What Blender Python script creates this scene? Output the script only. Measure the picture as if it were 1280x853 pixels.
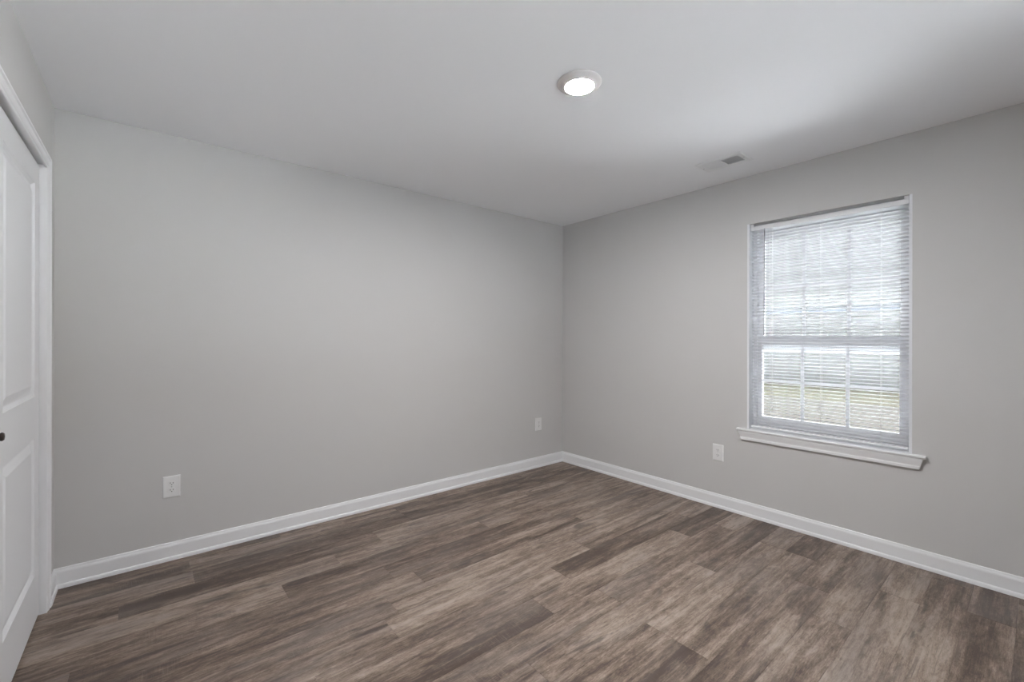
import bpy, bmesh, math, random
from mathutils import Matrix, Vector

for o in list(bpy.data.objects):
    bpy.data.objects.remove(o)
scene = bpy.context.scene
COL = scene.collection

# ------------------------------------------------------------------ camera
F_PX, CY_PX, YAW, ROLL, CAM_Z = 550.584, 422.788, 0.6902, 0.00148, 1.27619
cam_data = bpy.data.cameras.new('camera')
cam_data.sensor_fit = 'HORIZONTAL'
cam_data.sensor_width = 36.0
cam_data.lens = F_PX / 1280.0 * 36.0
cam_data.shift_y = (CY_PX - 426.5) / 1280.0
cam_data.clip_start = 0.02
cam_data.clip_end = 300
cam = bpy.data.objects.new('camera', cam_data)
COL.objects.link(cam)
fw = Vector((math.sin(YAW), math.cos(YAW), 0))
rt = Vector((math.cos(YAW), -math.sin(YAW), 0))
up = rt.cross(fw)
r2 = rt * math.cos(ROLL) + up * math.sin(ROLL)
u2 = up * math.cos(ROLL) - rt * math.sin(ROLL)
m = Matrix.Identity(4)
for i in range(3):
    m[i][0], m[i][1], m[i][2] = r2[i], u2[i], -fw[i]
m[2][3] = CAM_Z
cam.matrix_world = m
scene.camera = cam

# ------------------------------------------------------------------ light and exposure
SKY_COLOR, SKY_HORIZON, SKY_ZENITH = (0.96, 0.98, 1.0), 0.42, 4.8
SUN_STRENGTH = 850.0
SUN_COLOR = (0.935, 0.955, 1.0)
DISC_STRENGTH = 560.0
DISC_COLOR = (1.0, 0.985, 0.975)
scene.view_settings.view_transform = 'Standard'
scene.view_settings.look = 'None'
scene.view_settings.exposure = 0.90
scene.view_settings.gamma = 1.0
scene.view_settings.use_curve_mapping = False

world = bpy.data.worlds.new('overcast_sky')
scene.world = world
world.use_nodes = True
wn = world.node_tree
bg = wn.nodes['Background']
bg.inputs[0].default_value = (*SKY_COLOR, 1)
# bright overcast: the sky gains towards the zenith
_tc = wn.nodes.new('ShaderNodeTexCoord')
_sx = wn.nodes.new('ShaderNodeSeparateXYZ')
_mr = wn.nodes.new('ShaderNodeMapRange')
_mr.interpolation_type = 'SMOOTHSTEP'
_mr.inputs['From Min'].default_value = 0.22
_mr.inputs['From Max'].default_value = 0.65
_mr.inputs['To Min'].default_value = SKY_HORIZON
_mr.inputs['To Max'].default_value = SKY_ZENITH
wn.links.new(_tc.outputs['Generated'], _sx.inputs[0])
wn.links.new(_sx.outputs['Z'], _mr.inputs['Value'])
wn.links.new(_mr.outputs[0], bg.inputs[1])

sun_data = bpy.data.lights.new('sun', 'SUN')
sun_data.energy = SUN_STRENGTH
sun_data.color = SUN_COLOR
sun_data.angle = math.radians(1.0)
sun = bpy.data.objects.new('sun', sun_data)
COL.objects.link(sun)
# the sun stands along the outside wall, slightly behind the house
sdir = Vector((0.02, -0.77, -0.64)).normalized()
sun.rotation_euler = sdir.to_track_quat('-Z', 'Y').to_euler()

# ------------------------------------------------------------------ dimensions (metres)
XL, XR, YB, YF, H = -0.36875, 3.32221, 3.19777, -1.35, 2.44
WY0, WY1, WZ0, WZ1 = 0.4783, 1.3660, 0.627, 2.0935      # window opening
W2Y0, W2Y1 = -1.10, -0.42                                 # added window for more daylight, out of the camera's view
FX0, FX1 = 0.45, 2.25                                    # added unseen window behind the camera, for more daylight
DY0, DY1, DZ = 1.455, 2.942, 2.072                       # closet opening
WT = 0.15                                                # outside wall thickness


# ------------------------------------------------------------------ mesh helpers
class MB:
    def __init__(self):
        self.v, self.f, self.mi, self.sm = [], [], [], []

    def add(self, verts, faces, mi=0, smooth=False):
        n = len(self.v)
        self.v += [tuple(v) for v in verts]
        for f in faces:
            self.f.append([n + i for i in f])
            self.mi.append(mi)
            self.sm.append(smooth)
        return self

    def box(self, x0, x1, y0, y1, z0, z1, mi=0):
        v = [(x0, y0, z0), (x1, y0, z0), (x1, y1, z0), (x0, y1, z0),
             (x0, y0, z1), (x1, y0, z1), (x1, y1, z1), (x0, y1, z1)]
        f = [(0, 3, 2, 1), (4, 5, 6, 7), (0, 1, 5, 4), (1, 2, 6, 5), (2, 3, 7, 6), (3, 0, 4, 7)]
        return self.add(v, f, mi)

    def extrude(self, prof, a, b, place, mi=0, smooth=False):
        """closed profile [(u,w)] swept from a to b; place(u,w,t)->xyz"""
        n = len(prof)
        v = [place(u, w, a) for u, w in prof] + [place(u, w, b) for u, w in prof]
        f = [(i, (i + 1) % n, n + (i + 1) % n, n + i) for i in range(n)]
        self.add(v, f, mi, smooth)
        k = len(self.v) - 2 * n
        self.f += [[k + i for i in range(n)], [k + n + i for i in reversed(range(n))]]
        self.mi += [mi, mi]
        self.sm += [False, False]
        return self

    def lathe(self, prof, place, seg=48, mi=0, smooth=True):
        """profile [(r, h)]; place(x,y,h)->xyz"""
        v = []
        for r, h in prof:
            for i in range(seg):
                a = 2 * math.pi * i / seg
                v.append(place(r * math.cos(a), r * math.sin(a), h))
        f = []
        for k in range(len(prof) - 1):
            for i in range(seg):
                j = (i + 1) % seg
                f.append((k * seg + i, k * seg + j, (k + 1) * seg + j, (k + 1) * seg + i))
        self.add(v, f, mi, smooth)
        b = len(self.v) - len(v)
        self.f += [[b + i for i in range(seg)], [b + (len(prof) - 1) * seg + i for i in range(seg)]]
        self.mi += [mi, mi]
        self.sm += [False, False]
        return self

    def tube(self, p0, p1, r, seg=8, mi=0):
        p0, p1 = Vector(p0), Vector(p1)
        d = (p1 - p0).normalized()
        a = d.orthogonal().normalized()
        b = d.cross(a)
        v = []
        for p in (p0, p1):
            for i in range(seg):
                t = 2 * math.pi * i / seg
                v.append(p + a * (r * math.cos(t)) + b * (r * math.sin(t)))
        f = [(i, (i + 1) % seg, seg + (i + 1) % seg, seg + i) for i in range(seg)]
        self.add(v, f, mi, True)
        k = len(self.v) - 2 * seg
        self.f += [[k + i for i in range(seg)], [k + seg + i for i in range(seg)]]
        self.mi += [mi, mi]
        self.sm += [False, False]
        return self

    def build(self, name, mats, parent=None, bevel=0.0, recalc=True, loc=None):
        me = bpy.data.meshes.new(name)
        v = self.v
        if loc is not None:
            v = [(a - loc[0], b - loc[1], c - loc[2]) for a, b, c in v]
        me.from_pydata(v, [], self.f)
        if not isinstance(mats, (list, tuple)):
            mats = [mats]
        for mt in mats:
            me.materials.append(mt)
        for p, i, s in zip(me.polygons, self.mi, self.sm):
            p.material_index = i
            p.use_smooth = s
        if recalc:
            bm = bmesh.new()
            bm.from_mesh(me)
            bmesh.ops.recalc_face_normals(bm, faces=bm.faces)
            bm.to_mesh(me)
            bm.free()
        me.update()
        o = bpy.data.objects.new(name, me)
        COL.objects.link(o)
        if loc is not None:
            o.location = loc
        if parent is not None:
            o.parent = parent
            # parts are written in world coordinates
            q = parent
            while q is not None:
                o.location = Vector(o.location) - Vector(q.location)
                q = q.parent
        if bevel:
            b = o.modifiers.new('bevel', 'BEVEL')
            b.width = bevel
            b.segments = 2
            b.limit_method = 'ANGLE'
            b.angle_limit = math.radians(40)
        return o


def structure(o, label=None, cat=None):
    o['kind'] = 'structure'
    if label:
        o['label'] = label
    if cat:
        o['category'] = cat
    return o


def thing(name, label, cat, loc=(0, 0, 0), group=None):
    o = bpy.data.objects.new(name, None)
    COL.objects.link(o)
    o.location = loc
    o.empty_display_size = 0.1
    o['label'] = label
    o['category'] = cat
    if group:
        o['group'] = group
    return o


# ------------------------------------------------------------------ materials
def mat(name, color, rough=0.6, spec=0.3, metal=0.0, bump=0.0, bump_scale=200.0, var=0.0, var_scale=3.0):
    mt = bpy.data.materials.new(name)
    mt.use_nodes = True
    nt = mt.node_tree
    b = nt.nodes['Principled BSDF']
    b.inputs['Base Color'].default_value = (*color, 1)
    b.inputs['Roughness'].default_value = rough
    b.inputs['Specular IOR Level'].default_value = spec
    b.inputs['Metallic'].default_value = metal
    tc = nt.nodes.new('ShaderNodeTexCoord')
    if var:
        n = nt.nodes.new('ShaderNodeTexNoise')
        n.inputs['Scale'].default_value = var_scale
        n.inputs['Detail'].default_value = 3
        nt.links.new(tc.outputs['Object'], n.inputs['Vector'])
        mx = nt.nodes.new('ShaderNodeMix')
        mx.data_type = 'RGBA'
        mx.inputs[6].default_value = (*[c * (1 - var) for c in color], 1)
        mx.inputs[7].default_value = (*[min(1, c * (1 + var)) for c in color], 1)
        nt.links.new(n.outputs['Fac'], mx.inputs[0])
        nt.links.new(mx.outputs[2], b.inputs['Base Color'])
    if bump:
        n2 = nt.nodes.new('ShaderNodeTexNoise')
        n2.inputs['Scale'].default_value = bump_scale
        n2.inputs['Detail'].default_value = 2
        nt.links.new(tc.outputs['Object'], n2.inputs['Vector'])
        bp = nt.nodes.new('ShaderNodeBump')
        bp.inputs['Strength'].default_value = bump
        bp.inputs['Distance'].default_value = 0.001
        nt.links.new(n2.outputs['Fac'], bp.inputs['Height'])
        nt.links.new(bp.outputs['Normal'], b.inputs['Normal'])
    return mt


M_wall = mat('greige_wall_paint', (0.615, 0.608, 0.602), 0.7, 0.2, bump=0.15, bump_scale=160, var=0.006)
M_ceil = mat('ceiling_paint', (0.91, 0.915, 0.935), 0.9, 0.1, bump=0.15, bump_scale=120)
M_trim = mat('white_trim_paint', (0.84, 0.845, 0.86), 0.35, 0.4, bump=0.03, bump_scale=60)
M_door = mat('white_door_paint', (0.80, 0.81, 0.83), 0.4, 0.4, bump=0.06, bump_scale=90)
M_plastic = mat('white_plastic', (0.82, 0.82, 0.82), 0.35, 0.4, var=0.01)
M_slot = mat('dark_slot', (0.03, 0.03, 0.03), 0.6, 0.2, var=0.05)
M_screw = mat('painted_screw', (0.55, 0.55, 0.55), 0.4, 0.5, var=0.03)
M_slat = mat('white_slat_enamel', (0.82, 0.83, 0.85), 0.4, 0.4, var=0.01)
def translucent_slat():
    mt = M_slat.copy()
    mt.name = 'translucent_vinyl_slat'
    nt = mt.node_tree
    b = nt.nodes['Principled BSDF']
    out = [n for n in nt.nodes if n.type == 'OUTPUT_MATERIAL'][0]
    tr = nt.nodes.new('ShaderNodeBsdfTranslucent')
    tr.inputs[0].default_value = (0.93, 0.94, 0.96, 1)
    mx = nt.nodes.new('ShaderNodeMixShader')
    mx.inputs[0].default_value = 0.4
    nt.links.new(b.outputs[0], mx.inputs[1])
    nt.links.new(tr.outputs[0], mx.inputs[2])
    nt.links.new(mx.outputs[0], out.inputs['Surface'])
    return mt


M_slat_t = translucent_slat()
M_vinyl = mat('white_window_vinyl', (0.80, 0.81, 0.84), 0.4, 0.4, var=0.01)
M_wand = mat('grey_clear_wand', (0.16, 0.165, 0.18), 0.25, 0.5, var=0.05)
M_cord = mat('white_cord', (0.8, 0.8, 0.8), 0.8, 0.1, var=0.03, var_scale=200)
M_knob = mat('dark_bronze_knob', (0.05, 0.04, 0.035), 0.35, 0.5, metal=0.7, var=0.05)
M_vent = mat('white_vent_enamel', (0.86, 0.87, 0.88), 0.4, 0.35, var=0.01)
M_vent_shade = mat('vent_shade_grey', (0.60, 0.61, 0.62), 0.8, 0.1, var=0.02)
M_fixture = mat('white_fixture_rim', (0.82, 0.80, 0.79), 0.5, 0.3, var=0.01)
M_shell = mat('outside_siding', (0.55, 0.55, 0.56), 0.8, 0.1, var=0.03)
M_bounce = mat('pale_bounce_slab', (0.79, 0.79, 0.79), 0.9, 0.1, var=0.04, bump=0.3, bump_scale=40)
M_lawn = mat('lawn_green', (0.098, 0.091, 0.070), 0.9, 0.05, var=0.15, bump=0.6, bump_scale=30)
M_dark_ground = mat('low_bounce_ground', (0.028, 0.029, 0.030), 0.9, 0.05, var=0.15, bump=0.4, bump_scale=60)
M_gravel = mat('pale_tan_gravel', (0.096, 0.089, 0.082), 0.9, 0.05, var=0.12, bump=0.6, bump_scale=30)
M_siding = mat('pale_siding', (0.16, 0.161, 0.162), 0.8, 0.1, var=0.02)
M_roof = mat('grey_roof_shingle', (0.13, 0.133, 0.136), 0.9, 0.1, var=0.1, var_scale=8)
M_eave_shadow = mat('eave_shadow_dark', (0.10, 0.11, 0.13), 0.1, 0.5, var=0.1)


def emissive(name, color, strength):
    mt = bpy.data.materials.new(name)
    mt.use_nodes = True
    nt = mt.node_tree
    b = nt.nodes['Principled BSDF']
    b.inputs['Base Color'].default_value = (0.9, 0.9, 0.9, 1)
    b.inputs['Emission Color'].default_value = (*color, 1)
    b.inputs['Emission Strength'].default_value = strength
    return mt


def glass(name):
    mt = bpy.data.materials.new(name)
    mt.use_nodes = True
    nt = mt.node_tree
    for n in list(nt.nodes):
        if n.type != 'OUTPUT_MATERIAL':
            nt.nodes.remove(n)
    out = [n for n in nt.nodes if n.type == 'OUTPUT_MATERIAL'][0]
    t = nt.nodes.new('ShaderNodeBsdfTransparent')
    t.inputs[0].default_value = (0.95, 0.965, 0.965, 1)
    g = nt.nodes.new('ShaderNodeBsdfGlossy')
    g.inputs['Roughness'].default_value = 0.02
    fr = nt.nodes.new('ShaderNodeFresnel')
    fr.inputs['IOR'].default_value = 1.45
    mx = nt.nodes.new('ShaderNodeMixShader')
    nt.links.new(fr.outputs[0], mx.inputs[0])
    nt.links.new(t.outputs[0], mx.inputs[1])
    nt.links.new(g.outputs[0], mx.inputs[2])
    nt.links.new(mx.outputs[0], out.inputs['Surface'])
    return mt


M_glass = glass('window_glass')
M_disc = emissive('lit_diffuser', DISC_COLOR, DISC_STRENGTH)


def plank_material():
    mt = bpy.data.materials.new('vinyl_plank_floor')
    mt.use_nodes = True
    nt = mt.node_tree
    N, L = nt.nodes, nt.links
    b = N['Principled BSDF']
    b.inputs['Specular IOR Level'].default_value = 0.35
    geo = N.new('ShaderNodeNewGeometry')
    at = N.new('ShaderNodeAttribute')
    at.attribute_name = 'plank'
    sep = N.new('ShaderNodeSeparateColor')
    L.new(at.outputs['Color'], sep.inputs[0])

    def vmath(op, a, bb):
        n = N.new('ShaderNodeVectorMath')
        n.operation = op
        for i, s in enumerate((a, bb)):
            if isinstance(s, tuple):
                n.inputs[i].default_value = s
            else:
                L.new(s, n.inputs[i])
        return n.outputs[0]

    def fmath(op, a, bb=None, clamp=False):
        n = N.new('ShaderNodeMath')
        n.operation = op
        n.use_clamp = clamp
        for i, s in enumerate((a, bb)):
            if s is None:
                continue
            if isinstance(s, (int, float)):
                n.inputs[i].default_value = s
            else:
                L.new(s, n.inputs[i])
        return n.outputs[0]

    def noise(vec, scale, detail, rough=0.55, dist=0.0):
        n = N.new('ShaderNodeTexNoise')
        n.inputs['Scale'].default_value = scale
        n.inputs['Detail'].default_value = detail
        n.inputs['Roughness'].default_value = rough
        n.inputs['Distortion'].default_value = dist
        L.new(vec, n.inputs['Vector'])
        return n.outputs['Fac']

    def ramp(fac, stops):
        n = N.new('ShaderNodeValToRGB')
        el = n.color_ramp.elements
        el[0].position, el[0].color = stops[0][0], (*stops[0][1], 1)
        el[1].position, el[1].color = stops[-1][0], (*stops[-1][1], 1)
        for p, c in stops[1:-1]:
            e = el.new(p)
            e.color = (*c, 1)
        L.new(fac, n.inputs[0])
        return n.outputs[0]

    def grey(fac, lo, hi):
        return ramp(fac, [(lo, (0, 0, 0)), (hi, (1, 1, 1))])

    def mix(fac, a, bb, mode='MIX'):
        n = N.new('ShaderNodeMix')
        n.data_type = 'RGBA'
        n.blend_type = mode
        if isinstance(fac, (int, float)):
            n.inputs[0].default_value = fac
        else:
            L.new(fac, n.inputs[0])
        for i, s in ((6, a), (7, bb)):
            if isinstance(s, tuple):
                n.inputs[i].default_value = (*s, 1)
            else:
                L.new(s, n.inputs[i])
        return n.outputs[2]

    # every plank reads its own stretch of the pattern
    comb = N.new('ShaderNodeCombineXYZ')
    L.new(fmath('MULTIPLY', sep.outputs[0], 37.0), comb.inputs[0])
    L.new(fmath('MULTIPLY', sep.outputs[1], 53.0), comb.inputs[1])
    L.new(fmath('MULTIPLY', sep.outputs[2], 19.0), comb.inputs[2])
    P = vmath('ADD', geo.outputs['Position'], comb.outputs[0])
    broad = noise(vmath('MULTIPLY', P, (1.3, 9.0, 1.0)), 1.0, 4, 0.6, 0.6)
    streak = noise(vmath('MULTIPLY', P, (2.2, 30.0, 1.0)), 1.0, 5, 0.62, 0.8)
    fine = noise(vmath('MULTIPLY', P, (16.0, 170.0, 1.0)), 1.0, 4, 0.7, 0.3)
    mott = noise(vmath('MULTIPLY', P, (9.0, 22.0, 1.0)), 1.0, 6, 0.72, 1.2)
    knot = noise(vmath('MULTIPLY', P, (2.6, 10.0, 1.0)), 1.0, 3, 0.55, 1.6)
    saw = noise(vmath('MULTIPLY', P, (260.0, 14.0, 1.0)), 1.0, 2, 0.5, 0.0)
    sawm = grey(noise(vmath('MULTIPLY', P, (3.0, 6.0, 1.0)), 1.0, 2), 0.5, 0.68)

    t = fmath('ADD', fmath('MULTIPLY', broad, 0.50), fmath('MULTIPLY', streak, 0.40))
    t = fmath('ADD', t, fmath('MULTIPLY', mott, 0.34))
    t = fmath('ADD', t, fmath('MULTIPLY', fmath('SUBTRACT', fine, 0.5), 0.30))
    t = fmath('ADD', t, fmath('MULTIPLY', fmath('SUBTRACT', sep.outputs[0], 0.5), 0.13))
    speck = noise(vmath('MULTIPLY', P, (75.0, 330.0, 1.0)), 1.0, 3, 0.7)
    t = fmath('ADD', t, fmath('MULTIPLY', fmath('SUBTRACT', speck, 0.5), 0.22))
    t = fmath('ADD', fmath('MULTIPLY', fmath('SUBTRACT', t, 0.62), 1.6), 0.588)
    col = ramp(t, [(0.40, (0.075, 0.054, 0.043)),
                   (0.52, (0.138, 0.100, 0.077)),
                   (0.62, (0.207, 0.157, 0.124)),
                   (0.72, (0.288, 0.228, 0.185)),
                   (0.85, (0.375, 0.305, 0.255))])
    # grey weathering in patches
    wg = grey(noise(vmath('MULTIPLY', P, (1.6, 7.0, 1.0)), 1.0, 3), 0.48, 0.72)
    col = mix(fmath('MULTIPLY', wg, 0.45), col, (0.165, 0.145, 0.137))
    # dark drawn-out knots and cracks
    km = grey(knot, 0.62, 0.72)
    col = mix(fmath('MULTIPLY', km, 0.62), col, (0.055, 0.045, 0.042))
    crack = grey(noise(vmath('MULTIPLY', P, (1.8, 42.0, 1.0)), 1.0, 3, 0.5, 1.4), 0.63, 0.70)
    col = mix(fmath('MULTIPLY', crack, 0.45), col, (0.06, 0.045, 0.038))
    # pale cross-cut saw marks
    sm = fmath('MULTIPLY', fmath('MULTIPLY', grey(saw, 0.5, 0.75), sawm), 0.22)
    col = mix(sm, col, (0.42, 0.36, 0.31))
    L.new(col, b.inputs['Base Color'])
    rr = fmath('ADD', fmath('MULTIPLY', fine, 0.16), 0.36)
    L.new(rr, b.inputs['Roughness'])
    bp = N.new('ShaderNodeBump')
    bp.inputs['Strength'].default_value = 0.25
    bp.inputs['Distance'].default_value = 0.0006
    L.new(fmath('ADD', fine, fmath('MULTIPLY', streak, 1.5)), bp.inputs['Height'])
    L.new(bp.outputs['Normal'], b.inputs['Normal'])
    return mt


M_plank = plank_material()

# ------------------------------------------------------------------ floor: staggered planks with a fine groove between them
ROW, LEN, GR = 0.152, 1.24, 0.0011
joints = {0: 1.45, 1: 2.966, 2: 0.825, 3: 0.90, 4: 1.115, 5: 2.25, 6: 1.77, 7: 0.84, 8: -0.105, 9: 0.187, 10: 2.66,
          -1: 0.52, -2: 1.15, -3: 2.96, -4: 1.717, -5: 2.63, -6: 2.37, -7: 1.62, -8: 0.75, -9: 2.95}


def make_floor():
    rnd = random.Random(11)
    me = bpy.data.meshes.new('floor')
    vs, fs, cols = [], [], []

    def quad(x0, x1, y0, y1, z, c):
        n = len(vs)
        vs.extend([(x0, y0, z), (x1, y0, z), (x1, y1, z), (x0, y1, z)])
        fs.append((n, n + 1, n + 2, n + 3))
        cols.append(c)

    def quadv(p, c):
        n = len(vs)
        vs.extend(p)
        fs.append((n, n + 1, n + 2, n + 3))
        cols.append(c)
    x_lo, x_hi, y_lo, y_hi = XL - 0.06, XR, YF, YB
    k = -20
    while 1.448 + k * ROW < y_hi:
        y0, y1 = 1.448 + k * ROW, 1.448 + (k + 1) * ROW
        k += 1
        if y1 <= y_lo:
            continue
        y0, y1 = max(y0, y_lo), min(y1, y_hi)
        j = joints.get(k - 1, rnd.uniform(0, LEN))
        while j > x_lo:
            j -= LEN
        while j < x_hi:
            a, bb = max(j, x_lo), min(j + LEN, x_hi)
            c = (rnd.random(), rnd.random(), rnd.random(), 1)
            g, d = GR, 0.0012
            quad(a + g, bb - g, y0 + g, y1 - g, 0.0, c)
            quadv([(a, y0, -d), (bb, y0, -d), (bb - g, y0 + g, 0), (a + g, y0 + g, 0)], c)
            quadv([(bb, y1, -d), (a, y1, -d), (a + g, y1 - g, 0), (bb - g, y1 - g, 0)], c)
            quadv([(a, y1, -d), (a, y0, -d), (a + g, y0 + g, 0), (a + g, y1 - g, 0)], c)
            quadv([(bb, y0, -d), (bb, y1, -d), (bb - g, y1 - g, 0), (bb - g, y0 + g, 0)], c)
            j += LEN
    # slab body below
    n = len(vs)
    z = -0.12
    vs.extend([(x_lo, y_lo, -0.0012), (x_hi, y_lo, -0.0012), (x_hi, y_hi, -0.0012), (x_lo, y_hi, -0.0012),
               (x_lo, y_lo, z), (x_hi, y_lo, z), (x_hi, y_hi, z), (x_lo, y_hi, z)])
    for f in ((4, 7, 6, 5), (0, 4, 5, 1), (1, 5, 6, 2), (2, 6, 7, 3), (3, 7, 4, 0)):
        fs.append(tuple(n + i for i in f))
        cols.append((.5, .5, .5, 1))
    me.from_pydata(vs, [], fs)
    ca = me.color_attributes.new('plank', 'FLOAT_COLOR', 'CORNER')
    for p in me.polygons:
        for li in p.loop_indices:
            ca.data[li].color = cols[p.index]
    me.materials.append(M_plank)
    o = bpy.data.objects.new('floor', me)
    COL.objects.link(o)
    return structure(o)


make_floor()

# ------------------------------------------------------------------ shell
structure(MB().box(XL - 0.9, XR + WT, YF - 0.1, YB + 0.1, H, H + 0.12).build('ceiling', M_ceil))
structure(MB().box(XL - 0.9, XR + WT, YB, YB + 0.1, -0.12, H).build('wall_back', M_wall))
w = MB()
w.box(XL - 0.9, FX0, YF - 0.1, YF, -0.12, H)
w.box(FX1, XR + WT, YF - 0.1, YF, -0.12, H)
w.box(FX0, FX1, YF - 0.1, YF, -0.12, WZ0)
w.box(FX0, FX1, YF - 0.1, YF, WZ1, H)
structure(w.build('wall_front', M_wall))

w = MB()
w.box(XR, XR + WT, YF, W2Y0, -0.12, H)
w.box(XR, XR + WT, W2Y0, W2Y1, -0.12, WZ0 - 0.02)
w.box(XR, XR + WT, W2Y0, W2Y1, WZ1, H)
w.box(XR, XR + WT, W2Y1, WY0, -0.12, H)
w.box(XR, XR + WT, WY1, YB, -0.12, H)
w.box(XR, XR + WT, WY0, WY1, -0.12, WZ0 - 0.02)
w.box(XR, XR + WT, WY0, WY1, WZ1, H)
structure(w.build('wall_right', M_wall))

w = MB()
w.box(XL - 0.11, XL, YF, DY0 - 0.018, -0.12, H)
w.box(XL - 0.11, XL, DY1 + 0.018, YB, -0.12, H)
w.box(XL - 0.11, XL, DY0 - 0.018, DY1 + 0.018, DZ + 0.018, H)
structure(w.build('wall_left', M_wall))
# closet behind the doors
w = MB()
w.box(XL - 0.82, XL - 0.76, DY0 - 0.4, YB, -0.12, H)
w.box(XL - 0.76, XL - 0.11, DY0 - 0.4, DY0 - 0.34, -0.12, H)
w.box(XL - 0.76, XL - 0.061, DY0 - 0.34, YB, -0.12, -0.002)
structure(w.build('wall_closet', M_wall))


# ------------------------------------------------------------------ baseboards with shoe moulding
BH = 0.101
bb_prof = [(0, 0), (0.0, BH), (0.0045, BH), (0.0065, 0.098), (0.0075, 0.092), (0.0105, 0.084), (0.0115, 0.078),
           (0.0115, 0.022), (0.0145, 0.020), (0.0170, 0.015), (0.0180, 0.008), (0.0182, 0.0)]


def baseboard(name, a, b, place):
    return structure(MB().extrude(bb_prof, a, b, place).build(name, M_trim))


baseboard('baseboard_back', XL, XR, lambda u, w_, t: (t, YB - u, w_))
baseboard('baseboard_right', YF, YB, lambda u, w_, t: (XR - u, t, w_))
w = MB()
w.extrude(bb_prof, DY1 + 0.057, YB, lambda u, w_, t: (XL + u, t, w_))
w.extrude(bb_prof, YF, DY0 - 0.057, lambda u, w_, t: (XL + u, t, w_))
structure(w.build('baseboard_left', M_trim))

# ------------------------------------------------------------------ closet door casing, jamb and two leaves
cas = [(0, 0), (0.0, 0.0070), (0.002, 0.0090), (0.010, 0.0090), (0.012, 0.0070), (0.015, 0.0070), (0.019, 0.0100), (0.026, 0.0125),
       (0.034, 0.0130), (0.038, 0.0115), (0.041, 0.0120), (0.045, 0.0165), (0.053, 0.0165), (0.057, 0.013), (0.057, 0.0)]   # (distance out from opening, thickness)


def casing_three(mb, y0, y1, z1):
    n = len(cas)
    rings = []
    for base in ('b0', 't0', 't1', 'b1'):
        r = []
        for u, d in cas:
            if base == 'b0':
                r.append((XL + d, y0 - u, 0))
            elif base == 't0':
                r.append((XL + d, y0 - u, z1 + u))
            elif base == 't1':
                r.append((XL + d, y1 + u, z1 + u))
            else:
                r.append((XL + d, y1 + u, 0))
        rings.append(r)
    v = [p for r in rings for p in r]
    f = []
    for k in range(3):
        for i in range(n):
            j = (i + 1) % n
            f.append((k * n + i, k * n + j, (k + 1) * n + j, (k + 1) * n + i))
    f.append(tuple(range(n)))
    f.append(tuple(3 * n + i for i in range(n)))
    mb.add(v, f)


w = MB()
casing_three(w, DY0 - 0.001, DY1 + 0.0, 2.063)
structure(w.build('trim_1', M_trim))
w = MB()
w.box(XL - 0.11, XL, DY1 - 0.0, DY1 + 0.018, 0, DZ)
w.box(XL - 0.11, XL, DY0 - 0.018, DY0, 0, DZ)
w.box(XL - 0.11, XL, DY0 - 0.018, DY1 + 0.018, DZ, DZ + 0.018)
w.box(XL - 0.075, XL - 0.055, DY1 - 0.012, DY1, 0, DZ)
w.box(XL - 0.075, XL - 0.055, DY0, DY0 + 0.012, 0, DZ)
w.box(XL - 0.075, XL - 0.055, DY0, DY1, DZ - 0.012, DZ)
structure(w.build('trim_2', M_trim))


def door_leaf(name, y0, y1, z0, z1, panels):
    """moulded two-panel leaf, its face towards +x"""
    xf, xb = XL - 0.017, XL - 0.052
    mb = MB()
    ys = [y0, panels[0][0], panels[0][1], y1]
    zs = [z0] + [z for p in panels for z in (p[2], p[3])] + [z1]
    for i in range(3):
        for k in range(len(zs) - 1):
            if i == 1 and k % 2 == 1:
                continue
            mb.add([(xf, ys[i], zs[k]), (xf, ys[i + 1], zs[k]), (xf, ys[i + 1], zs[k + 1]), (xf, ys[i], zs[k + 1])],
                   [(0, 1, 2, 3)])
    for a, b, c, d in panels:
        steps = [(0, 0), (0.002, 0.0030), (0.008, 0.0075), (0.013, 0.0115), (0.018, 0.0118), (0.024, 0.0105), (0.048, 0.0030), (0.051, 0.0020), (0.053, 0.0018)]
        v = []
        for s, dep in steps:
            v += [(xf - dep, a + s, c + s), (xf - dep, b - s, c + s), (xf - dep, b - s, d - s), (xf - dep, a + s, d - s)]
        f = []
        for k in range(len(steps) - 1):
            for i in range(4):
                j = (i + 1) % 4
                f.append((k * 4 + i, k * 4 + j, (k + 1) * 4 + j, (k + 1) * 4 + i))
        q = 4 * (len(steps) - 1)
        f.append((q, q + 1, q + 2, q + 3))
        mb.add(v, f)
    # back and edges
    mb.add([(xf, y0, z0), (xf, y1, z0), (xf, y1, z1), (xf, y0, z1), (xb, y0, z0), (xb, y1, z0), (xb, y1, z1), (xb, y0, z1)],
           [(4, 7, 6, 5), (0, 4, 5, 1), (1, 5, 6, 2), (2, 6, 7, 3), (3, 7, 4, 0)])
    o = mb.build(name, M_door, recalc=False)
    bm = bmesh.new()
    bm.from_mesh(o.data)
    bmesh.ops.remove_doubles(bm, verts=bm.verts, dist=1e-5)
    bmesh.ops.recalc_face_normals(bm, faces=bm.faces)
    bm.to_mesh(o.data)
    bm.free()
    return structure(o)


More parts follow.
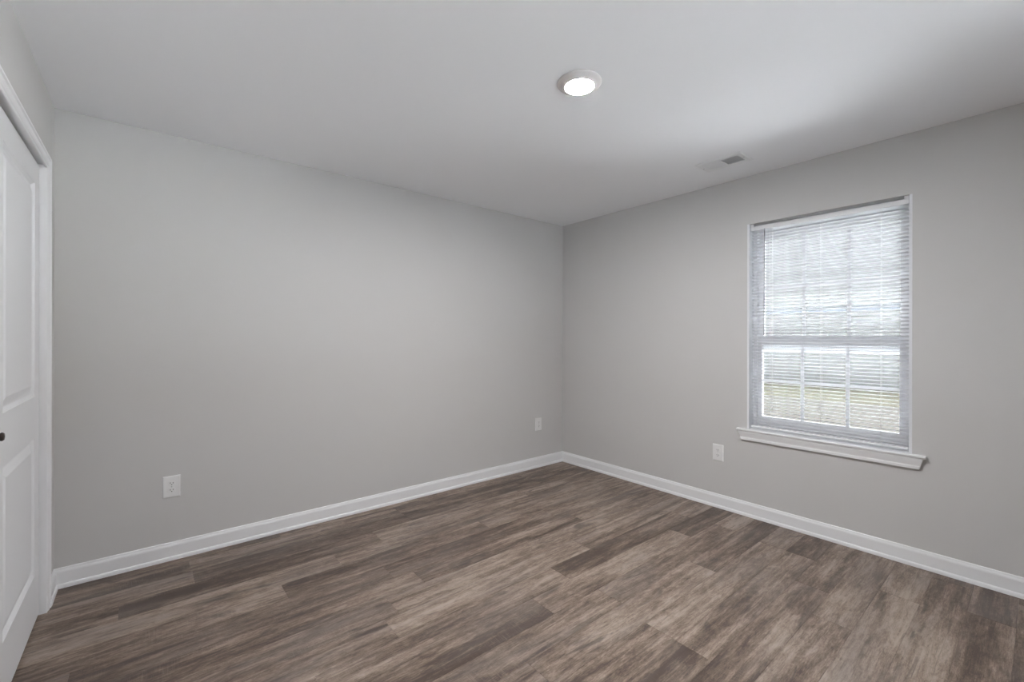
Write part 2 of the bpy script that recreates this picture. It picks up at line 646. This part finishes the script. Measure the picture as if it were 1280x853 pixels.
YM = (DY0 + DY1) / 2 - 0.004
d1 = door_leaf('door_1', YM + 0.002, DY1 - 0.006, 0.012, 2.058, [(2.283, 2.832, 0.222, 0.832), (2.283, 2.832, 1.015, 1.957)])
a, b = YM - 0.002 - 0.086, DY0 + 0.006 + 0.098
d2 = door_leaf('door_2', DY0 + 0.006, YM - 0.002, 0.012, 2.058, [(b, a, 0.222, 0.832), (b, a, 1.015, 1.957)])
kn = MB()
kn.lathe([(0.0001, 0.0), (0.011, 0.0), (0.0115, 0.002), (0.006, 0.004), (0.005, 0.010), (0.009, 0.014), (0.0135, 0.019),
          (0.0140, 0.023), (0.011, 0.027), (0.0001, 0.0285)], lambda x, y, h: (XL - 0.017 + h, 2.143 + x, 0.955 + y), 28)
ko = kn.build('door_handle', M_knob, d2)
ko['label'] = 'small dark round knob'

# ------------------------------------------------------------------ window: vinyl double hung with grids
wy0, wy1 = WY0 + 0.013, WY1 - 0.013
win = bpy.data.objects.new('window_1', None)
COL.objects.link(win)
win.location = (XR + 0.1, (WY0 + WY1) / 2, WZ0)
structure(win)


def ring(mb, x0, x1, y0, y1, z0, z1, ty, tz0, tz1):
    mb.box(x0, x1, y0, y0 + ty, z0, z1)
    mb.box(x0, x1, y1 - ty, y1, z0, z1)
    mb.box(x0, x1, y0 + ty, y1 - ty, z0, z0 + tz0)
    mb.box(x0, x1, y0 + ty, y1 - ty, z1 - tz1, z1)


# white jamb liners on both sides of the opening
w = MB()
w.box(XR - 0.0015, XR + 0.075, WY0, wy0, WZ0, WZ1)
w.box(XR - 0.0015, XR + 0.075, wy1, WY1, WZ0, WZ1)
w.build('jamb_liner', M_vinyl, win, bevel=0.001)
# outer vinyl frame
w = MB()
ring(w, XR + 0.075, XR + 0.148, WY0 + 0.001, WY1 - 0.001, WZ0 - 0.015, WZ1 - 0.001, 0.036, 0.040, 0.036)
w.build('window_frame', M_vinyl, win, bevel=0.0015)


def sash(xa, xb, z0, z1, rb, rt_, name):
    ya, yb = WY0 + 0.038, WY1 - 0.038
    s = MB()
    ring(s, xa, xb, ya, yb, z0, z1, 0.030, rb, rt_)
    so = s.build(name, M_vinyl, win, bevel=0.0015)
    gy0, gy1, gz0, gz1 = ya + 0.030, yb - 0.030, z0 + rb, z1 - rt_
    xm = (xa + xb) / 2
    g = MB()
    g.box(xm - 0.002, xm + 0.002, gy0 - 0.004, gy1 + 0.004, gz0 - 0.004, gz1 + 0.004)
    g.build('pane', M_glass, so)
    mu = MB()
    zc = (gz0 + gz1) / 2
    for i in (1, 2):
        y = gy0 + (gy1 - gy0) * i / 3
        mu.box(xm - 0.007, xm - 0.0025, y - 0.010, y + 0.010, gz0, gz1)
    mu.box(xm - 0.0071, xm - 0.0026, gy0, gy1, zc - 0.010, zc + 0.010)
    mu.build('muntin_grid', M_vinyl, so)
    return so


MEET = 1.185
sash(XR + 0.112, XR + 0.140, MEET, WZ1 - 0.038, 0.100, 0.066, 'upper_sash')
sash(XR + 0.082, XR + 0.110, WZ0 + 0.028, MEET + 0.105, 0.062, 0.058, 'lower_sash')
lk = MB()
lk.box(XR + 0.076, XR + 0.096, 0.900, 0.945, MEET + 0.105, MEET + 0.115)
lk.build('sash_lock', M_vinyl, win, bevel=0.002)

# interior stool with rounded nose, and apron moulding under it
w = MB()
nose = [(0.030, 0.0), (0.029, -0.007), (0.026, -0.012), (0.022, -0.0145), (0.0, -0.0145), (0.0, 0.004), (0.024, 0.004), (0.028, 0.003)]
w.extrude(nose, 0.4185, 1.4305, lambda u, w_, t: (XR - u, t, WZ0 - 0.004 + w_))
w.box(XR, XR + 0.076, WY0, WY1, WZ0 - 0.020, WZ0)
st = w.build('window_sill', M_trim, win)
ap = [(0, 0), (0.0240, 0.0), (0.0235, -0.007), (0.0205, -0.020), (0.0170, -0.034), (0.0155, -0.043), (0.0170, -0.046),
      (0.0165, -0.061), (0.0, -0.061)]
w = MB()
n = len(ap)
z = WZ0 - 0.0185
ring_v = []
for side, y in ((0, 0.4275), (1, 1.4215)):
    s = 1 if side == 0 else -1
    for u, d in ap:
        # returned (mitred) ends: the profile draws in as it gets thinner
        ring_v.append((XR - u, y + s * (0.002 + 0.018 * (-d / 0.061)), z + d))
f = [(i, (i + 1) % n, n + (i + 1) % n, n + i) for i in range(n)] + [tuple(range(n)), tuple(n + i for i in reversed(range(n)))]
w.add(ring_v, f)
w.build('apron', M_trim, win)

# unseen window without a blind, added in the same wall to brighten the ceiling
added_win2 = bpy.data.objects.new('added_window_2', None)
COL.objects.link(added_win2)
added_win2.location = (XR + 0.1, (W2Y0 + W2Y1) / 2, WZ0)
structure(added_win2)
w = MB()
ring(w, XR + 0.075, XR + 0.148, W2Y0 + 0.001, W2Y1 - 0.001, WZ0 - 0.015, WZ1 - 0.001, 0.036, 0.040, 0.036)
fr2 = w.build('window_frame', M_vinyl, added_win2, bevel=0.0015)
w = MB()
ring(w, XR + 0.09, XR + 0.12, W2Y0 + 0.038, W2Y1 - 0.038, WZ0 + 0.028, WZ1 - 0.038, 0.030, 0.05, 0.05)
w.box(XR + 0.09, XR + 0.12, W2Y0 + 0.068, W2Y1 - 0.068, MEET, MEET + 0.05)
w.build('window_sash', M_vinyl, added_win2)
MB().box(XR + 0.103, XR + 0.107, W2Y0 + 0.062, W2Y1 - 0.062, WZ0 + 0.07, WZ1 - 0.08).build('pane', M_glass, added_win2)
w = MB()
w.extrude(nose, W2Y0 - 0.06, W2Y1 + 0.06, lambda u, w_, t: (XR - u, t, WZ0 - 0.004 + w_))
w.box(XR, XR + 0.076, W2Y0, W2Y1, WZ0 - 0.020, WZ0)
w.build('window_sill', M_trim, added_win2)

w = MB()
for a0, a1, c0, c1 in ((FX0, FX0 + 0.05, WZ0, WZ1), (FX1 - 0.05, FX1, WZ0, WZ1), (FX0 + 0.05, FX1 - 0.05, WZ0, WZ0 + 0.06),
                       (FX0 + 0.05, FX1 - 0.05, WZ1 - 0.05, WZ1), ((FX0 + FX1) / 2 - 0.04, (FX0 + FX1) / 2 + 0.04, WZ0 + 0.06, WZ1 - 0.05)):
    w.box(a0, a1, YF - 0.09, YF - 0.04, c0, c1)
added_win3 = structure(w.build('added_window_3', M_vinyl))  # unseen window, added to light the back and closet walls
MB().box(FX0 + 0.045, FX1 - 0.045, YF - 0.067, YF - 0.063, WZ0 + 0.055, WZ1 - 0.045).build('pane', M_glass, added_win3)

# ------------------------------------------------------------------ mini blind
BX = XR + 0.030          # middle of the slats
by0, by1 = wy0 + 0.004, wy1 - 0.004
bl = thing('window_blind', 'white open mini blind hanging inside the window opening', 'blind',
           (BX, (by0 + by1) / 2, WZ1))
w = MB()
hr0, hr1 = 2.046, 2.072
w.box(BX - 0.0145, BX + 0.0145, by0, by1, hr0, hr1)
w.box(BX - 0.0160, BX - 0.0140, by0, by1, hr1 - 0.003, hr1 + 0.0012)
w.build('headrail', M_slat, bl, bevel=0.0008)
for y in (by0 + 0.001, by1 - 0.021):
    MB().box(BX - 0.012, BX + 0.014, y, y + 0.020, hr1 + 0.0005, WZ1).build('mounting_bracket', M_slat, bl)
w = MB()
br0, br1 = 0.641, 0.652
w.box(BX - 0.0125, BX + 0.0125, by0 + 0.002, by1 - 0.002, br0, br1)
w.build('bottom_rail', M_slat, bl, bevel=0.003)

PITCH, SW, TILT = 0.0219, 0.0250, math.radians(-18)
slat_me = None
z = hr0 - 0.012
first = None
zs_slat = []
while z > br1 + 0.010:
    zs_slat.append(z)
    z -= PITCH
for zz in zs_slat:
    if first is None:
        w = MB()
        NS = 6
        top, bot = [], []
        for i in range(NS + 1):
            a_ = -1 + 2 * i / NS
            u = a_ * SW / 2
            h = 0.0018 * (1 - a_ * a_)
            x = u * math.cos(TILT) - h * math.sin(TILT)
            zc = u * math.sin(TILT) + h * math.cos(TILT)
            top.append((x, zc + 0.0002))
            bot.append((x, zc - 0.0002))
        prof = top + bot[::-1]
        # sweeps along y in the slat's own coordinates
        L2 = (by1 - by0) / 2 - 0.002
        w.extrude(prof, -L2, L2, lambda u, w_, t: (u, t, w_), smooth=False)
        first = w.build('slat', M_slat_t)
        first.parent = bl
        so = first
    else:
        so = first.copy()
        COL.objects.link(so)
        so.parent = bl
    so.location = Vector((BX, (by0 + by1) / 2, zz)) - Vector(bl.location)
for y in (1.225, 0.9225, 0.620):
    w = MB()
    for dx in (-0.0132, 0.0132):
        w.tube((BX + dx, y, br1), (BX + dx, y, hr0), 0.0007, 6)
    for zz in zs_slat:
        w.tube((BX - 0.0132, y, zz - 0.0012), (BX + 0.0132, y, zz - 0.0004), 0.0004, 4)
    w.build('ladder_cord', M_cord, bl)
w = MB()
w.tube((BX - 0.0170, 1.2585, 1.300), (BX - 0.0170, 1.2565, 2.040), 0.0032, 8)
w.tube((BX - 0.0170, 1.2565, 2.036), (BX - 0.0135, 1.2565, 2.052), 0.0020, 6)
wo = w.build('tilt_wand', M_wand, bl)
wo['label'] = 'grey plastic tilt wand'
w = MB()
w.tube((BX - 0.0165, 1.208, 0.80), (BX - 0.0150, 1.208, 2.048), 0.0009, 6)
w.tube((BX - 0.0165, 1.203, 0.80), (BX - 0.0150, 1.203, 2.048), 0.0009, 6)
w.lathe([(0.0005, 0.0), (0.004, 0.002), (0.0055, 0.012), (0.002, 0.024)], lambda x, y, h: (BX - 0.0175 + x, 1.2055 + y, 0.78 + h), 12)
w.build('lift_cord', M_cord, bl)


# ------------------------------------------------------------------ outlets
def outlet(label, centre, right, normal):
    """duplex receptacle; right = direction along the wall, normal = into the room"""
    c, r, nn = Vector(centre), Vector(right), Vector(normal)
    upv = Vector((0, 0, 1))
    t = thing('wall_outlet', label, 'outlet', centre, 'wall outlets')

    def P(u, v, d):
        return c + r * u + upv * v + nn * d
    W2, H2 = 0.0400, 0.0612
    w = MB()
    rings = [(W2, H2, 0.0), (W2, H2, 0.0028), (W2 - 0.0015, H2 - 0.0015, 0.0046), (W2 - 0.006, H2 - 0.006, 0.0060)]
    v = []
    for a_, b_, d in rings:
        v += [P(-a_, -b_, d), P(a_, -b_, d), P(a_, b_, d), P(-a_, b_, d)]
    f = []
    for k in range(len(rings) - 1):
        for i in range(4):
            j = (i + 1) % 4
            f.append((k * 4 + i, k * 4 + j, (k + 1) * 4 + j, (k + 1) * 4 + i))
    f += [(0, 1, 2, 3), (12, 13, 14, 15)]
    w.add(v, f)
    w.build('cover_plate', M_plastic, t)
    for s in (-1, 1):
        w = MB()
        seg, pts = 28, []
        for i in range(seg):
            a_ = 2 * math.pi * i / seg
            u = max(-0.0172, min(0.0172, 0.0185 * math.cos(a_)))
            v_ = max(-0.0138, min(0.0138, 0.0172 * math.sin(a_)))
            pts.append((u, v_))
        v = [P(u, s * 0.0194 + q, 0.0052) for u, q in pts] + [P(u * 0.97, s * 0.0194 + q * 0.97, 0.0076) for u, q in pts]
        f = [(i, (i + 1) % seg, seg + (i + 1) % seg, seg + i) for i in range(seg)] + [tuple(range(seg)), tuple(seg + i for i in range(seg))]
        w.add(v, f)
        rc = w.build('receptacle', M_plastic, t)
        w = MB()
        cv = s * 0.0194 + 0.002
        for u0, hh in ((-0.0064, 0.0046), (0.0064, 0.0038)):
            v = [P(u0 + a_ * 0.0011, cv + b_ * hh, d) for d in (0.0070, 0.00785) for a_, b_ in ((-1, -1), (1, -1), (1, 1), (-1, 1))]
            w.add(v, [(0, 1, 2, 3), (4, 5, 6, 7), (0, 1, 5, 4), (1, 2, 6, 5), (2, 3, 7, 6), (3, 0, 4, 7)])
        g = [(0.0025 * math.cos(math.pi * 2 * i / 12), 0.0025 * math.sin(math.pi * 2 * i / 12)) for i in range(12)]
        v = [P(u, cv - 0.0095 + q, d) for d in (0.0070, 0.00785) for u, q in g]
        w.add(v, [tuple(range(12)), tuple(12 + i for i in range(12))] + [(i, (i + 1) % 12, 12 + (i + 1) % 12, 12 + i) for i in range(12)])
        sl = w.build('contact_slots', M_slot, rc)
        sl['label'] = 'dark contact slots'
    w = MB()
    w.lathe([(0.0001, 0.0056), (0.0032, 0.0056), (0.0032, 0.0068), (0.002, 0.0074), (0.0001, 0.0075)], lambda x, y, h: P(x, y, h), 14)
    w.build('screw', M_screw, t)
    return t


outlet('white duplex outlet on the left wall, nearest the closet doors', (0.1045, YB, 0.4200), (1, 0, 0), (0, -1, 0))
outlet('small far white outlet near the corner where the two walls meet', (2.9800, YB, 0.4240), (1, 0, 0), (0, -1, 0))
outlet('white duplex outlet on the window wall, below and left of the sill', (XR, 1.5740, 0.4140), (0, -1, 0), (-1, 0, 0))

# ------------------------------------------------------------------ ceiling disc light
lx, ly = 1.512, 1.352
t = thing('ceiling_light', 'round white flush disc light glowing on the ceiling', 'ceiling light', (lx, ly, H))
w = MB()
pr = [(0.0992, 0.0), (0.0995, 0.004), (0.097, 0.008), (0.088, 0.0135), (0.076, 0.0185), (0.0680, 0.0215), (0.0650, 0.021), (0.0640, 0.018), (0.0640, 0.0)]
w.lathe(pr, lambda x, y, h: (lx + x, ly + y, H - h), 64)
w.build('trim_ring', M_fixture, t)
w = MB()
w.lathe([(0.0639, 0.010), (0.0639, 0.0185), (0.055, 0.0205), (0.036, 0.0220), (0.0001, 0.0228)],
        lambda x, y, h: (lx + x, ly + y, H - h), 64)
dfo = w.build('diffuser', M_disc, t)
dfo['label'] = 'glowing white diffuser'

# ------------------------------------------------------------------ ceiling register
vx0, vx1, vy0, vy1 = 2.832, 3.022, 1.205, 1.508
ox0, ox1, oy0, oy1 = 2.872, 2.982, 1.240, 1.473
ym = 1.353
t = thing('ceiling_vent', 'white two-way louvred air register on the ceiling by the window wall', 'vent',
          ((vx0 + vx1) / 2, (vy0 + vy1) / 2, H))
w = MB()
zt = H - 0.0045


def frame_quad(mb, outer, inner, zo, zi):
    (a0, a1, b0, b1), (c0, c1, e0, e1) = outer, inner
    v = [(a0, b0, zo), (a1, b0, zo), (a1, b1, zo), (a0, b1, zo), (c0, e0, zi), (c1, e0, zi), (c1, e1, zi), (c0, e1, zi)]
    mb.add(v, [(i, (i + 1) % 4, 4 + (i + 1) % 4, 4 + i) for i in range(4)])


frame_quad(w, (vx0, vx1, vy0, vy1), (vx0, vx1, vy0, vy1), H, H - 0.002)
frame_quad(w, (vx0, vx1, vy0, vy1), (vx0 + 0.010, vx1 - 0.010, vy0 + 0.010, vy1 - 0.010), H - 0.002, H - 0.0065)
frame_quad(w, (vx0 + 0.010, vx1 - 0.010, vy0 + 0.010, vy1 - 0.010), (ox0, ox1, oy0, oy1), H - 0.0065, H - 0.0055)
frame_quad(w, (ox0, ox1, oy0, oy1), (ox0, ox1, oy0, oy1), H - 0.0055, H - 0.0002)
w.box(ox0, ox1, ym - 0.003, ym + 0.003, H - 0.0056, H - 0.0004)
w.build('vent_frame', M_vent, t, recalc=True)
w = MB()
w.box(ox0, ox1, oy0, oy1, H - 0.0006, H - 0.0001)
bo = w.build('vent_shade_plate', M_vent_shade, t)  # grey plate, its colour stands in for the shaded duct
bo['label'] = 'flat grey plate standing in for the shade behind the louvres'
for (ya, yb, sgn) in ((oy0, ym - 0.003, 1), (ym + 0.003, oy1, -1)):
    nl = 10
    for i in range(nl):
        yc = ya + (yb - ya) * (i + 0.5) / nl
        hw = 0.0046
        w = MB()
        z0_, z1_ = H - 0.0060, H - 0.0010
        d = sgn * 0.0046
        w.add([(ox0, yc - d, z0_), (ox1, yc - d, z0_), (ox1, yc + d, z1_), (ox0, yc + d, z1_),
               (ox0, yc - d + 0.0007, z0_), (ox1, yc - d + 0.0007, z0_), (ox1, yc + d + 0.0007, z1_), (ox0, yc + d + 0.0007, z1_)],
              [(0, 1, 2, 3), (4, 5, 6, 7), (0, 1, 5, 4), (1, 2, 6, 5), (2, 3, 7, 6), (3, 0, 4, 7)])
        w.build('louvre', M_vent, t)
for y in (vy0 + 0.020, vy1 - 0.020):
    w = MB()
    w.lathe([(0.0001, 0.005), (0.0042, 0.005), (0.0040, 0.0072), (0.0001, 0.0082)],
            lambda x, yy, h: ((vx0 + vx1) / 2 + x, y + yy, H - h), 14)
    w.build('screw', M_screw, t)

# ------------------------------------------------------------------ what stands outside the window
GZ = -0.25
structure(MB().box(XR + WT, 8.6, -14, 16, GZ - 0.1, GZ).build('added_bounce_slab', M_bounce))  # unseen pale ground, added to bounce sunlight up to the ceiling
structure(MB().box(8.6, 13.0, -14, 13, GZ - 0.1, GZ - 0.01).build('gravel_yard', M_gravel))
structure(MB().box(13.0, 60, -60, 60, GZ - 0.1, GZ - 0.02).build('lawn', M_lawn))
structure(MB().box(-14, XR + WT, -14, YF - 0.1, GZ - 0.1, GZ - 0.02).build('added_dark_ground', M_dark_ground))  # unseen ground, made dark to cut the light bounced in at the front
# the outside of the right wall down to the ground
structure(MB().box(XR + 0.02, XR + WT, YF, YB, GZ, -0.12).build('trim_3', M_shell))

# unseen tall block, added only to keep the yard and lawn in shade
structure(MB().box(8.8, 30, 13, 34, GZ - 0.02, 17.5).build('added_shade_block', M_shell))

hx = 17.0
nh = thing('neighbouring_house', 'pale low house outside, seen faintly through the blind slats', 'house', (hx + 4, 6, GZ))
w = MB()
w.box(hx, hx + 8, -14, 12.5, GZ - 0.02, 2.15)
w.build('house_wall', M_siding, nh)
w = MB()
pr = [(hx - 0.4, 2.15), (hx + 8.4, 2.15), (hx + 8.4, 2.30), (hx + 4, 3.1), (hx - 0.4, 2.30)]
w.extrude(pr, -14.4, 12.6, lambda u, w_, tt: (u, tt, w_))
w.build('house_roof', M_roof, nh)
w = MB()
w.box(hx - 0.52, hx - 0.40, -14.4, 12.6, 2.09, 2.24)
go = w.build('gutter_shadow_strip', M_eave_shadow, nh)  # dark colour stands in for the shadow line at the eaves
